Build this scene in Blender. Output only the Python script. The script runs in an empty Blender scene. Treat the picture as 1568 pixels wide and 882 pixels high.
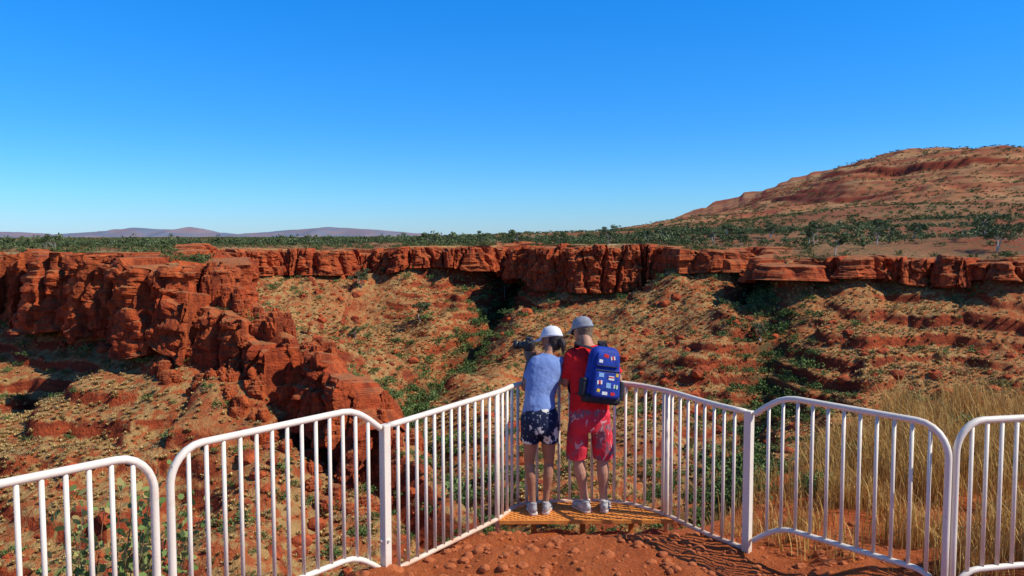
import bpy, math, random
import numpy as np
from mathutils import Vector, Matrix
random.seed(3); rng=np.random.default_rng(7)
sc=bpy.context.scene
COL=sc.collection
CAMZ=2.5
# ------------------------------------------------------------ noise
def h2(ix,iy,seed=0):
    ix=ix.astype(np.int64); iy=iy.astype(np.int64)
    h=(ix*374761393+iy*668265263+seed*1442695041)&0xffffffff
    h=((h^(h>>13))*1274126177)&0xffffffff
    h=((h^(h>>16))*2246822519)&0xffffffff
    h=h^(h>>15)
    return (h&0xffffff)/float(0x1000000)
def vnoise(x,y,seed=0):
    x0=np.floor(x); y0=np.floor(y); fx=x-x0; fy=y-y0
    fx=fx*fx*(3-2*fx); fy=fy*fy*(3-2*fy)
    a=h2(x0,y0,seed); b=h2(x0+1,y0,seed); c=h2(x0,y0+1,seed); d=h2(x0+1,y0+1,seed)
    return (a*(1-fx)+b*fx)*(1-fy)+(c*(1-fx)+d*fx)*fy
def fbm(x,y,o=4,seed=0):
    s=0;a=1;t=0
    for i in range(o):
        s=s+a*(vnoise(x*2**i+17.3*i,y*2**i-9.1*i,seed+i)*2-1); t+=a; a*=.5
    return s/t
def sst(t):
    t=np.clip(t,0,1); return t*t*(3-2*t)
# ------------------------------------------------------------ mesh helper
def np_mesh(name,V,F,mat,smooth=True,attrs=None,coll=None):
    V=np.asarray(V,dtype=np.float32); F=np.asarray(F,dtype=np.int32)
    me=bpy.data.meshes.new(name); k=F.shape[1]; nf=len(F)
    me.vertices.add(len(V)); me.vertices.foreach_set('co',V.ravel())
    me.loops.add(nf*k); me.loops.foreach_set('vertex_index',F.ravel())
    me.polygons.add(nf); me.polygons.foreach_set('loop_start',np.arange(nf,dtype=np.int32)*k)
    me.polygons.foreach_set('use_smooth',np.full(nf,smooth))
    if attrs:
        for a,v in attrs.items():
            at=me.attributes.new(a,'FLOAT','POINT'); at.data.foreach_set('value',np.asarray(v,dtype=np.float32))
    me.update(calc_edges=True); me.validate()
    ob=bpy.data.objects.new(name,me); COL.objects.link(ob)
    for m in (mat if isinstance(mat,(list,tuple)) else [mat]): me.materials.append(m)
    return ob
# ------------------------------------------------------------ node helper
class NT:
    def __init__(s,name):
        s.m=bpy.data.materials.new(name); s.m.use_nodes=True; s.t=s.m.node_tree; s.t.nodes.clear()
        s.out=s.t.nodes.new('ShaderNodeOutputMaterial'); s.b=s.t.nodes.new('ShaderNodeBsdfPrincipled')
        s.t.links.new(s.b.outputs[0],s.out.inputs[0])
        s.b.inputs['Roughness'].default_value=.9; s.b.inputs['Specular IOR Level'].default_value=.15
        s.g=s.t.nodes.new('ShaderNodeNewGeometry'); s.pos=s.g.outputs['Position']
    def L(s,a,b):
        if isinstance(a,bpy.types.NodeSocket): s.t.links.new(a,b)
        else:
            try: b.default_value=a
            except: b.default_value=(*a,1)
    def noise(s,scale,detail=4,rough=.55,vec=None,dist=0):
        n=s.t.nodes.new('ShaderNodeTexNoise'); n.inputs['Scale'].default_value=scale; n.inputs['Detail'].default_value=detail
        n.inputs['Roughness'].default_value=rough; n.inputs['Distortion'].default_value=dist
        s.t.links.new(vec or s.pos,n.inputs['Vector']); return n.outputs['Fac']
    def vor(s,scale,feat='F1',out='Distance',vec=None):
        n=s.t.nodes.new('ShaderNodeTexVoronoi'); n.feature=feat; n.inputs['Scale'].default_value=scale
        s.t.links.new(vec or s.pos,n.inputs['Vector']); return n.outputs[out]
    def map(s,scale,rot=(0,0,0)):
        n=s.t.nodes.new('ShaderNodeMapping'); n.inputs['Scale'].default_value=scale; n.inputs['Rotation'].default_value=rot
        s.t.links.new(s.pos,n.inputs['Vector']); return n.outputs[0]
    def rng(s,v,a,b,c=0,d=1):
        n=s.t.nodes.new('ShaderNodeMapRange'); s.L(v,n.inputs[0])
        for i,x in enumerate((a,b,c,d)): n.inputs[i+1].default_value=x
        return n.outputs[0]
    def math(s,op,a,b=0):
        n=s.t.nodes.new('ShaderNodeMath'); n.operation=op; s.L(a,n.inputs[0]); s.L(b,n.inputs[1]); return n.outputs[0]
    def mix(s,f,a,b,mode='MIX'):
        n=s.t.nodes.new('ShaderNodeMix'); n.data_type='RGBA'; n.blend_type=mode
        s.L(f,n.inputs[0]); 
        for v,i in ((a,6),(b,7)):
            if isinstance(v,tuple): n.inputs[i].default_value=(*v,1)
            else: s.t.links.new(v,n.inputs[i])
        return n.outputs[2]
    def attr(s,name):
        n=s.t.nodes.new('ShaderNodeAttribute'); n.attribute_name=name; return n.outputs['Fac']
    def sep(s,v):
        n=s.t.nodes.new('ShaderNodeSeparateXYZ'); s.t.links.new(v,n.inputs[0]); return n.outputs
    def bump(s,h,dist,strength=1,nrm=None):
        n=s.t.nodes.new('ShaderNodeBump'); n.inputs['Distance'].default_value=dist; s.L(strength,n.inputs['Strength'])
        s.t.links.new(h,n.inputs['Height'])
        if nrm: s.t.links.new(nrm,n.inputs['Normal'])
        return n.outputs[0]
    def fin(s,col,nrm=None,rough=None):
        if isinstance(col,tuple): s.b.inputs['Base Color'].default_value=(*col,1)
        else: s.t.links.new(col,s.b.inputs['Base Color'])
        if nrm: s.t.links.new(nrm,s.b.inputs['Normal'])
        if rough is not None: s.L(rough,s.b.inputs['Roughness'])
        return s.m
def simple(name,c1,c2=None,scale=30,rough=.8,bump=.002,bscale=None,spec=.2):
    n=NT(name); c2=c2 or tuple(x*.7 for x in c1)
    f=n.rng(n.noise(scale,4),.35,.65)
    n.b.inputs['Specular IOR Level'].default_value=spec
    return n.fin(n.mix(f,c1,c2),n.bump(n.noise(bscale or scale*2,3),bump) if bump else None,rough)
# ------------------------------------------------------------ rim + terrain
FAR=[(-260,190),(-120,160),(-92,142),(-82,137),(-76,129),(-68,130),(-60,121),(-54,119),(-48,111),(-41,107),(-40,112),(-46,121),(-56,136),(-68,155),(-70,176),(-57,196),(-45,199),(-36,205),(-26,200),(-12,205),(-4,206),(0,240),(7,240),(5,200),(8,183),(17,178),(25,181),(32,177),(36,168),(41,174),(46,165),(54,205),(66,203),(54,164),(52,151),(58,156),(63,149),(70,154),(75,147),(83,148),(88,139),(96,142),(130,132),(260,110)]
NEAR=[(260,-30),(80,0),(30,9),(12,12),(6,11),(2.8,8.2),(1.7,7.05),(.6,6.98),(-.15,6.85),(-.50,6.28),(-1.0,5.65),(-2.15,4.35),(-3.1,3.2),(-8,-2),(-60,-25),(-260,-40)]
def resample(p,step):
    p=np.array(p,float); seg=np.hypot(*np.diff(p,axis=0).T); s=np.r_[0,np.cumsum(seg)]
    t=np.linspace(0,s[-1],int(s[-1]/step)+1)
    return np.c_[np.interp(t,s,p[:,0]),np.interp(t,s,p[:,1])],t
def smooth(a,k):
    for _ in range(k): a[1:-1]=.25*a[:-2]+.5*a[1:-1]+.25*a[2:]
    return a
fr,ft=resample(FAR,3.0)
smooth(fr,1)
tg=np.gradient(fr,axis=0); tg/=np.hypot(tg[:,0],tg[:,1])[:,None]; nr=np.c_[tg[:,1],-tg[:,0]]
off=fbm(ft/13,ft*0+3,3,11)*5.0
fr=fr+nr*off[:,None]
POLY=np.vstack([fr,np.array(NEAR,float)])
RC=np.array([(-120,150,-.9,10),(-80,132,-.9,11),(-60,120,-.8,11),(-48,111,-.9,10),(-41,108,-1.3,8),(-66,165,-.7,4.5),(-57,196,-.4,4.5),(-31,204,-.3,5.4),(-7,205,-.2,5.8),(2,238,-.2,3),(9,182,.3,6),(17,178,.5,6.4),(32,177,.7,6),(41,170,-.9,3.5),(48,166,-1.4,3.2),(60,199,-.6,2.0),(52,152,-2.0,3.4),(63,148,-1.4,2.8),(83,145,-1.4,3.0),(92,140,-.8,3.0),(110,190,2.0,4),(75,180,.8,4),(200,125,1,4),
 (0,6,0,7),(3,6,0,7),(-2,4,0,7),(0,0,0,8),(30,0,0,8),(-40,-15,0,8),(-200,0,0,8),(200,0,0,8),(0,400,-1,6),(-200,350,-3.5,6),(-300,600,-7,8),(100,600,6,6),(300,600,17,8),(150,300,6,4),(90,300,3.5,4),(230,380,11,5),(-1500,3000,-28,8),(0,3000,-18,8),(1500,3000,20,8)],float)
def idw(x,y):
    w=0;P=0;H=0
    for cx,cy,p,h in RC:
        k=1/((x-cx)**2+(y-cy)**2+4.0)**1.5
        w=w+k;P=P+k*p;H=H+k*h
    P=P/w; H=H/w
    return P,H*np.clip(1+1.1*fbm(x/15,y/15,3,401)*np.where(x<-38,.25,1),.12,1.45)
MX=[-5000,60,150,212,291,340,375,395,420,498,557,606,665,705,740,800,1000,2000,6000]
MH=[0,0,8,20,33,42,52,66,80,106,122,129,123,114,116,128,150,120,60]
def polydist(x,y,pl):
    d=np.full(x.shape,1e9); zz=np.zeros(x.shape)
    pl=np.array(pl,float)
    for a,b in zip(pl[:-1],pl[1:]):
        ab=b[:2]-a[:2]; t=np.clip(((x-a[0])*ab[0]+(y-a[1])*ab[1])/(ab@ab),0,1)
        q=(x-a[0]-t*ab[0])**2+(y-a[1]-t*ab[1])**2
        m=q<d; d=np.where(m,q,d)
        if pl.shape[1]>2: zz=np.where(m,a[2]+t*(b[2]-a[2]),zz)
    return np.sqrt(d),zz
def rimdist(x,y):
    out=np.full(x.shape,-60.0)
    m=(np.abs(x)<258)&(y>-42)&(y<300)
    xs=x[m]; ys=y[m]
    P=np.vstack([POLY,POLY[:1]])
    d,_=polydist(xs,ys,P)
    ins=np.zeros(xs.shape,bool)
    for a,b in zip(P[:-1],P[1:]):
        c=(a[1]>ys)!=(b[1]>ys)
        if a[1]!=b[1]:
            ins^= c&(xs<(b[0]-a[0])*(ys-a[1])/(b[1]-a[1])+a[0])
    out[m]=np.where(ins,d,-d)
    return out
SPUR=[(-41,108,-1.6),(-38.5,106,-5.2),(-33,102,-8.2),(-26,98,-11.0),(-20,94,-14.2),(-13,88,-18.5),(-5,82,-26)]
G1=[(2,238),(0,205),(-3,185),(-9,165),(-16,140),(-18,120),(-8,100),(0,80)]
G2=[(61,200),(52,166),(48,145),(40,125),(28,105),(10,85)]
def terrain(x,y):
    x=np.asarray(x,float); y=np.asarray(y,float); r=np.hypot(x,y)
    P,Hc=idw(x,y)
    t=(y-350)/850; S=np.where(t<1,sst(t),1-sst((y-1250)/1900))
    M=np.interp(x,MX,MH)*S
    side=sst((x-430)/40)*sst((690-x)/60)
    M=M+8*sst((M-84)/3)*side-8*sst((M-56)/52)*side
    rav=np.abs(fbm(x/95,y/160,4,31))
    M2=M+ (fbm(x/90,y/90,5,23)*9-rav*13)*np.clip(M/40,0,1)
    pp=M2/9+fbm(x/150,y/150,3,33)*.8; f9=pp-np.floor(pp); M2=M2+(sst((f9-.6)/.4)-f9)*9*.6*np.clip((M-15)/25,0,1)*np.clip(.4+fbm(x/120,y/120,3,35)*1.5,0,1)
    farm=np.clip((r-40)/100,0,1)
    z=P+M2+fbm(x/60,y/60,4,21)*farm*.5+fbm(x/22,y/22,3,24)*.9*np.clip((r-90)/40,0,1)*(r<400)
    z=z+.9*sst(1-r/4.7)
    lump=np.maximum(fbm(x*1.1+3,y*1.1,3,44),0)
    z=z+np.where(r<14,fbm(x*3,y*3,5,41)*.06+lump*.18*sst((r-4.6)/1.2)*sst((6.5-y)/.5)+.05*np.exp(-((x-.75)/.8)**2-((y-5.8)/.35)**2),0)
    z=z-np.where(r<12,.13*sst((y-6.5)/.3)*sst((2.3-np.abs(x-.6))/.8),0)
    d=rimdist(x,y)
    f=np.clip((r-30)/30,0,1)
    dd=d+fbm(x/7,y/7,3,51)*1.0*f+(1-f)*fbm(x*.9,y*.9,3,52)*.25*sst((r-7)/6)
    ins=d>-.5
    cl=Hc*sst((dd+.5*f)/(1.5+2.5*(1-f)))
    dp=np.maximum(d,0)
    tal=40*(1-np.exp(-dp/68))
    k=np.clip(dp/12,0,1)
    g=z-cl-tal+k*(fbm(x/24,y/24,5,61)*3.6+fbm(x/6,y/6,4,63)*1.1)*np.clip(r/60,0,1)
    for G,dep,w in ((G1,6,7),(G2,6,7)):
        q,_=polydist(x,y,G); g=g-dep*np.exp(-(q/w)**2)*np.clip(dp/8,0,1)
        g=g-1.5*np.exp(-(q/2.2)**2)*np.clip(dp/8,0,1)
    q,cz=polydist(x,y,SPUR)
    jag=fbm(x/3.2,y/3.2,4,71)*1.6+fbm(x/9,y/9,2,73)*1.5
    rid=cz-np.maximum(q-1.5,0)*1.0-5.0*sst((q-1)/2.5)+jag*np.clip(1-q/22,0,1)*.9
    spur=(rid>g)&(d>-3)
    g=np.where(d>0,np.maximum(g,rid-.6),g)
    per=2.6; ph=g/per+fbm(x/18,y/18,3,81)*1.1; fr_=ph-np.floor(ph)
    msk=np.clip(fbm(x/22,y/22,3,83)*2.4+.05,0,1)*k*np.clip((r-50)/30,0,1)
    g=g+(sst((fr_-.72)/.28)-fr_)*per*msk*.85
    z=np.where(ins,g,z)
    return z,d,M,np.where(spur,1.0,0.0)
# ------------------------------------------------------------ terrain material
n=NT('terrain_ground')
N=n.sep(n.g.outputs['Normal'])[2]
near=n.attr('near'); gorge=n.attr('gorge'); mtn=n.attr('mtn'); green=n.attr('green')
big=n.rng(n.noise(.028,4,.6),.35,.65); mid=n.rng(n.noise(.22,4,.6),.35,.68)
soil=n.mix(big,(.46,.105,.032),(.50,.19,.065)); soil=n.mix(n.math('MULTIPLY',mid,.5),soil,(.32,.070,.025))
vd=n.vor(.85); vn=n.math('ADD',vd,n.math('MULTIPLY',n.noise(3.5,2),.5))
spm=n.math('MULTIPLY',n.rng(vn,.90,.68),n.rng(n.noise(.05,3),.30,.55,.25,1))
g_=n.mix(n.noise(1.1,2),(.60,.39,.15),(.34,.24,.09))
gor=n.mix(n.math('MULTIPLY',spm,.82),soil,g_)
st=n.rng(n.noise(1,4,.6,n.map((.12,.12,1.6))),.35,.65)
rock=n.mix(st,(.18,.034,.016),(.44,.082,.025))
steep=n.rng(n.math('ADD',N,n.math('MULTIPLY',n.math('SUBTRACT',n.noise(.9,3),.5),.35)),.74,.60)
gor=n.mix(steep,gor,rock)
gor=n.mix(n.math('MULTIPLY',green,n.rng(n.noise(.5,3),.4,.6)),gor,(.11,.10,.04))
xx=n.sep(n.pos)[0]
pl=n.mix(n.rng(n.noise(.02,4),.4,.6),(.32,.080,.032),(.34,.16,.065)); pl=n.mix(n.rng(n.noise(.5,4,.7),.45,.62),pl,(.15,.11,.045))
rim=n.math('MULTIPLY',n.attr('rimgrass'),n.rng(xx,48,38,.1,1)); pl=n.mix(n.math('MULTIPLY',rim,n.rng(n.noise(.06,3),.42,.58)),pl,(.54,.40,.17))
mt=n.mix(n.rng(n.noise(.012,4,.65),.4,.6),(.42,.135,.055),(.46,.24,.10)); mt=n.mix(n.rng(n.noise(.07,4,.8),.48,.62,0,.8),mt,(.16,.12,.05))
band=n.rng(n.noise(1,4,.6,n.map((.006,.006,.10))),.53,.58); mt=n.mix(n.math('MULTIPLY',band,.7),mt,(.27,.055,.025))
mt=n.mix(n.rng(n.math('ADD',N,n.math('MULTIPLY',n.math('SUBTRACT',n.noise(.05,3),.5),.2)),.93,.80),mt,(.30,.055,.025))
pl=n.mix(mtn,pl,mt)
c=n.mix(gorge,pl,gor)
dirt=n.mix(n.rng(n.noise(2.5,5,.7),.35,.65),(.72,.18,.048),(.54,.115,.032)); dirt=n.mix(n.rng(n.noise(40,3,.7),.5,.7,0,.5),dirt,(.75,.30,.12))
dirt=n.mix(n.rng(n.vor(28),.25,.1,0,.5),dirt,(.30,.085,.03))
c=n.mix(near,c,dirt)
bf=n.bump(n.noise(1.3,5,.7),.9,n.math('SUBTRACT',1,near)); bn=n.bump(n.noise(8,7,.78),.15,near,bf)
mat_ter=n.fin(c,bn)
# ------------------------------------------------------------ terrain mesh
th=np.r_[np.arange(-180,-38,4.0),np.arange(-38,38.01,.12),np.arange(42,180,4.0)]
th=np.radians(th)
def geo(a,b,k):
    m=int(math.log(b/a)/math.log(k)); return a*(b/a)**(np.arange(m)/m)
rr=np.r_[np.arange(.3,4,.3),np.arange(4,9,.03),geo(9,60,1.03),np.arange(60,100,.6),np.arange(100,250,.45),geo(250,600,1.014),geo(600,1350,1.006),geo(1350,24000,1.12),[26000.]]
T,R=np.meshgrid(th,rr); X=(R*np.sin(T)).ravel(); Y=(R*np.cos(T)).ravel()
Z,D,M,SP=terrain(X,Y)
nr_,nc=T.shape
idx=np.arange(nr_*nc).reshape(nr_,nc)
a=idx[:-1]; b=idx[1:]; ar=np.roll(a,-1,1); br=np.roll(b,-1,1)
F=np.stack([a,ar,br,b],-1).reshape(-1,4)[:,::-1]
rad=np.hypot(X,Y)
q1,_=polydist(X,Y,G1); q2,_=polydist(X,Y,G2); gq=np.minimum(q1,q2)
ni=np.clip((14-rad)/3,0,1)*np.clip(1-np.maximum(D,0)/1.0,0,1)
ob=np_mesh('ground_terrain',np.c_[X,Y,Z],F,mat_ter,True,{'near':ni,'gorge':np.clip((D+1.2)/.8,0,1),'mtn':np.clip((M-6)/12,0,1),
  'green':np.clip(1-gq/7,0,1)*(D>0),'rimgrass':np.exp(-np.maximum(-D,0)/22)})
# ------------------------------------------------------------ cliffs
n=NT('cliff_rock')
st=n.rng(n.noise(1,5,.6,n.map((.10,.10,2.2))),.36,.64); pt=n.rng(n.noise(.14,3),.38,.62); vt=n.rng(n.noise(1,4,.6,n.map((.9,.9,.16))),.42,.60)
c=n.mix(st,(.56,.095,.026),(.40,.062,.019)); c=n.mix(n.math('MULTIPLY',pt,.5),c,(.64,.16,.045)); c=n.mix(n.math('MULTIPLY',vt,.7),c,(.15,.030,.015))
N=n.sep(n.g.outputs['Normal'])[2]; c=n.mix(n.rng(N,.75,.95,0,.5),c,(.42,.22,.09))
bb=n.bump(n.noise(1,4,.65,n.map((.6,.6,1.8))),.5,1); bb=n.bump(n.noise(4,4,.75),.28,1,bb)
mat_cliff=n.fin(c,bb)
def edge(c_,w): f_=c_-np.floor(c_); return np.exp(-(np.minimum(f_,1-f_)/w)**2)
def wall(name,cs,ct,P,Hc,sd,topamp=1.0,NR=60,bamp=1.0,backs=((-4.5,-.7),(-3,-.15),(-1.5,.0))):
    smooth(cs,4); tg=np.gradient(cs,axis=0); smooth(tg,14)
    tg/=np.hypot(tg[:,0],tg[:,1])[:,None]; nn=np.c_[tg[:,1],-tg[:,0]]
    tt=np.linspace(0,1,NR); Sg,Tg=np.meshgrid(ct+sd*57.3,tt); Pg=np.tile(P,(NR,1)); Hg=np.tile(Hc,(NR,1))
    topv=(fbm(Sg/9,Sg*0,3,95)*1.0+(h2(np.floor(Sg/2.3+fbm(Sg/3,Sg*0,2,97)),Sg*0,98)-.5)*1.3)*topamp
    zz=Pg+topv-.1-Tg*(Hg+1.3+topv)
    but=(1-np.abs(fbm(Sg/12,zz/50,3,101)))**2*2.8*bamp
    cB=Sg/3.6+fbm(Sg/6,zz/7,3,5)*.6; rB=h2(np.floor(cB),Sg*0,6)
    L1=np.floor(zz/1.7+fbm(Sg/8,zz/6,2,7)*1.5); c1=Sg/1.7+h2(L1,L1*0,8)*7+fbm(Sg/2,zz/2,2,9)*.5; r1=h2(np.floor(c1),L1,10)
    L2=np.floor(zz/.6+fbm(Sg/5,zz/3,2,12)*1.4); c2=Sg/.9+h2(L2,L2*0,13)*5; r2=h2(np.floor(c2),L2,14)
    o=.2+Tg**1.3*1.9+but+(rB*2.3-1.9*edge(cB,.08))*bamp+r1*1.05-.55*edge(c1,.09)+r2*.4+h2(L1,L1*0,15)*.25+fbm(Sg/1.5,zz/1.5,4,115)*.7
    o=o-.5*np.exp(-(Tg/.04)**2)
    rows=[]
    for (bo,bz) in backs:
        e=fbm(ct/4,ct*0+bo,3,120)*.25
        rows.append(np.c_[cs[:,0]+nn[:,0]*bo,cs[:,1]+nn[:,1]*bo,P+bz+topv[0]*(.8 if bo>-4 else 0)+e])
    for i in range(NR): rows.append(np.c_[cs[:,0]+nn[:,0]*o[i],cs[:,1]+nn[:,1]*o[i],zz[i]])
    V=np.vstack(rows); m=len(rows); k=len(cs); idx=np.arange(m*k).reshape(m,k)
    F=np.stack([idx[:-1,:-1],idx[1:,:-1],idx[1:,1:],idx[:-1,1:]],-1).reshape(-1,4)
    return np_mesh(name,V,F,mat_cliff,False)
cs,ct=resample(fr,.3); keep=(cs[:,0]>-170)&(cs[:,0]<150); cs=cs[keep]; ct=ct[keep]
P,Hc=idw(cs[:,0],cs[:,1]); P=P+fbm(cs[:,0]/60,cs[:,1]/60,4,21)*.5+fbm(cs[:,0]/22,cs[:,1]/22,3,24)*.9
wall('gorge_cliff',cs,ct,P,Hc,0)
sp=np.array(SPUR,float); q_,qt=resample(sp[:-1,:2],.25); seg=np.r_[0,np.cumsum(np.hypot(*np.diff(sp[:-1,:2],axis=0).T))]
pz=np.interp(qt,seg,sp[:-1,2])+fbm(qt/5,qt*0,3,301)*1.6+.3; q_=q_+np.c_[-fbm(qt/6,qt*0,3,303)*2.2,fbm(qt/6,qt*0+7,3,305)*1.5]
wall('spur_cliff',q_-np.array([.6,.8])*1.0,qt,pz,np.interp(qt/qt[-1],[0,.25,1],[6.5,7.5,4.5]),3,2.4,46,.85,((-7,-7.5),(-4.2,-4.2),(-3.0,-1.8),(-1.6,-.5)))
# ------------------------------------------------------------ rocks
def ico(sub):
    import bmesh
    bm=bmesh.new(); bmesh.ops.create_icosphere(bm,subdivisions=sub,radius=1)
    V=np.array([v.co[:] for v in bm.verts]); F=np.array([[v.index for v in f.verts] for f in bm.faces]); bm.free(); return V,F
def rock_t(sub,seed):
    V,F=ico(sub)
    r=1+.34*fbm(V[:,0]*1.3+seed*7,V[:,1]*1.3+V[:,2]*2,4,seed)
    V=V*r[:,None]; q=.30
    V=V*.45+np.round(V/q)*q*.55
    return V,F
def merge(templates,pos,scl,rot=True,seed=0):
    r=np.random.default_rng(seed); n_=len(pos); ti=r.integers(0,len(templates),n_); ang=r.random(n_)*6.283 if rot else np.zeros(n_)
    VV=[];FF=[];RN=[];base=0; rn=r.random(n_)
    scl=np.asarray(scl,float)
    if scl.ndim==1: scl=np.c_[scl,scl,scl]
    for t,tp in enumerate(templates):
        tv,tf=tp[0],tp[1]; sh=tp[2] if len(tp)>2 else np.full(len(tv),.5)
        m_=ti==t; c_=np.cos(ang[m_])[:,None]; s_=np.sin(ang[m_])[:,None]
        if not m_.any(): continue
        sv=tv[None]*scl[m_][:,None,:]
        x=sv[...,0]*c_-sv[...,1]*s_; y=sv[...,0]*s_+sv[...,1]*c_
        v=np.stack([x,y,sv[...,2]],-1)+pos[m_][:,None,:]
        k_=len(tv); cnt=int(m_.sum())
        VV.append(v.reshape(-1,3)); FF.append((tf[None]+(np.arange(cnt)*k_)[:,None,None]).reshape(-1,tf.shape[1])+base)
        RN.append((rn[m_][:,None]*.55+sh[None]*.45).ravel()); base+=cnt*k_
    return np.vstack(VV),np.vstack(FF),np.concatenate(RN)
cr=[];sc_=[]
for i in range(190):
    t=.15+random.random()*(len(sp)-1.9); j=int(t); p=sp[j]+(sp[j+1]-sp[j])*(t-j)
    if i<120: side=random.gauss(.5,1.3); s=random.uniform(.5,1.15); v=random.uniform(1.2,2.6)
    else: side=random.uniform(3,10); s=random.uniform(.5,1.1); v=random.uniform(.8,1.5)
    x=p[0]-side*.6; y=p[1]-side*.8; cr.append((x,y)); sc_.append((s*random.uniform(.7,1.2),s*random.uniform(.7,1.2),s*v))
cr=np.array(cr); z,_,_,_=terrain(cr[:,0],cr[:,1]); sc_=np.array(sc_)
V,F,_=merge([rock_t(4,s) for s in range(1,7)],np.c_[cr,z],sc_,seed=4)
np_mesh('spur_crags',V,F,mat_cliff,False)
def samp(n_,r0,r1,a=36):
    ang=np.radians(rng.uniform(-a,a,n_)); r=np.sqrt(rng.uniform(r0*r0,r1*r1,n_)); return r*np.sin(ang),r*np.cos(ang)
n=NT('boulder_rock'); c=n.mix(n.rng(n.noise(.8,3),.4,.6),(.44,.090,.028),(.24,.050,.022)); mat_b=n.fin(c,n.bump(n.noise(4,3),.15))
x,y=samp(10000,60,245); z,d,_,_=terrain(x,y); m=(d>2)&(fbm(x/14,y/14,3,131)>.03); x,y,z,d=x[m],y[m],z[m],d[m]
s=.16+rng.random(len(x))**7*.9+.7*np.exp(-d/6)*rng.random(len(x))
V,F,_=merge([rock_t(2,s_) for s_ in range(11,17)],np.c_[x,y,z],np.c_[s*1.2,s,s*.8],seed=5)
np_mesh('gorge_boulders',V,F,mat_b,False)
# ------------------------------------------------------------ vegetation templates
def leafs(cent,size,r,sx=1,sz=1):
    n_=len(cent); a=r.normal(size=(n_,3)); a/=np.linalg.norm(a,axis=1)[:,None]; b=r.normal(size=(n_,3)); b-=(a*b).sum(1)[:,None]*a; b/=np.linalg.norm(b,axis=1)[:,None]
    s=size*r.uniform(.6,1.3,n_)[:,None]
    V=np.stack([cent-a*s,cent+b*s*.55*sx,cent+a*s,cent-b*s*.55*sx],1).reshape(-1,3)
    return V,np.arange(n_*4).reshape(-1,4)
def shrub_t(seed,nl,size,h=.8,lumps=7,trunk=0.0):
    r=np.random.default_rng(seed)
    lc=r.normal(size=(lumps,3))*np.array([.42,.42,.25]); lc[:,2]=np.abs(lc[:,2])*h+trunk+.25
    k=r.integers(0,lumps,nl); v=r.normal(size=(nl,3)); v/=np.linalg.norm(v,axis=1)[:,None]
    c=lc[k]+v*(r.random(nl)**.4)[:,None]*np.array([.34,.34,.27])*r.uniform(.7,1.1,lumps)[k][:,None]
    c[:,2]=np.maximum(c[:,2],.03+trunk*.8)
    V,F=leafs(c,size,r); sh=np.repeat(r.random(nl)*.5+ (r.random(lumps)[k])*.5,4)
    tv=[];tf=[]
    for j in range(3):
        tip=lc[j%lumps]; w=.02+.01*trunk
        b0=len(V)+len(tv)
        tv+= [(-w,0,-.1),(w,0,-.1),(tip[0]+w*.5,tip[1],tip[2]),(tip[0]-w*.5,tip[1],tip[2])]
        tf.append([b0,b0+1,b0+2,b0+3])
    V=np.vstack([V,np.array(tv)]); F=np.vstack([F,np.array(tf)]); sh=np.r_[sh,np.full(len(tv),.3)]
    return V,F,sh
def veg_mat(name,c1,c2,c3,tl=True):
    n=NT(name); a=n.attr('rnd'); c=n.mix(n.rng(a,.15,.6),c1,c2); c=n.mix(n.rng(a,.6,.95),c,c3); n.b.inputs['Roughness'].default_value=.7
    m=n.fin(c)
    if tl:
        tr=n.t.nodes.new('ShaderNodeBsdfTranslucent'); n.t.links.new(c,tr.inputs[0]); mx=n.t.nodes.new('ShaderNodeMixShader'); mx.inputs[0].default_value=.25
        n.t.links.new(n.b.outputs[0],mx.inputs[1]); n.t.links.new(tr.outputs[0],mx.inputs[2]); n.t.links.new(mx.outputs[0],n.out.inputs[0])
    return m
m_scrub=veg_mat('scrub_leaf',(.06,.085,.026),(.12,.145,.045),(.22,.22,.09),False)
m_gum=veg_mat('gum_leaf',(.055,.08,.03),(.11,.145,.055),(.21,.24,.12),False)
m_green=veg_mat('gully_leaf',(.05,.09,.025),(.11,.17,.045),(.19,.25,.09),False)
m_dry=veg_mat('dry_shrub',(.16,.11,.055),(.26,.21,.10),(.36,.31,.18),False)
m_spin=veg_mat('spinifex_leaf',(.32,.21,.08),(.54,.37,.14),(.66,.50,.22),False)
# plateau scrub
x,y=samp(42000,125,1400,38); z,d,M_,_=terrain(x,y); right=x/y>.2
den=.42+.5*fbm(x/45,y/45,3,141); den=np.where(right&(np.hypot(x,y)<500),den*.75,den); den=np.where(d>-10,den*.35,den); den=np.where(M_>15,.28,den)
m=(d<-2)&(rng.random(len(x))<den); x,y,z,right=x[m],y[m],z[m],right[m]
s=rng.uniform(.6,1.5,len(x))*(1+.45*(np.hypot(x,y)>400))*np.where(right,1.3,1)
V,F,rn=merge([shrub_t(s_,56,.18,lumps=6,trunk=.15*(s_%3)) for s_ in range(8)],np.c_[x,y,z-.1],np.c_[s*1.15,s*1.15,s],seed=6)
np_mesh('plateau_scrub',V,F,m_scrub,False,{'rnd':rn})
x,y=samp(8500,200,450,38); z,d,M_,_=terrain(x,y); m=(d<-8)&(rng.random(len(x))<np.where(x/y<.30,.65,.14)+.5*fbm(x/30,y/30,2,143)); x,y,z=x[m],y[m],z[m]
s=rng.uniform(.8,2.2,len(x))*(1+.5*(rng.random(len(x))>.9))*np.where(x<-20,.9,1.1)
V,F,rn=merge([shrub_t(20+s_,100,.13,h=1.1,lumps=8,trunk=.3) for s_ in range(6)],np.c_[x,y,z-.1],s,seed=7)
np_mesh('woodland_belt',V,F,m_gum,False,{'rnd':rn})
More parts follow.
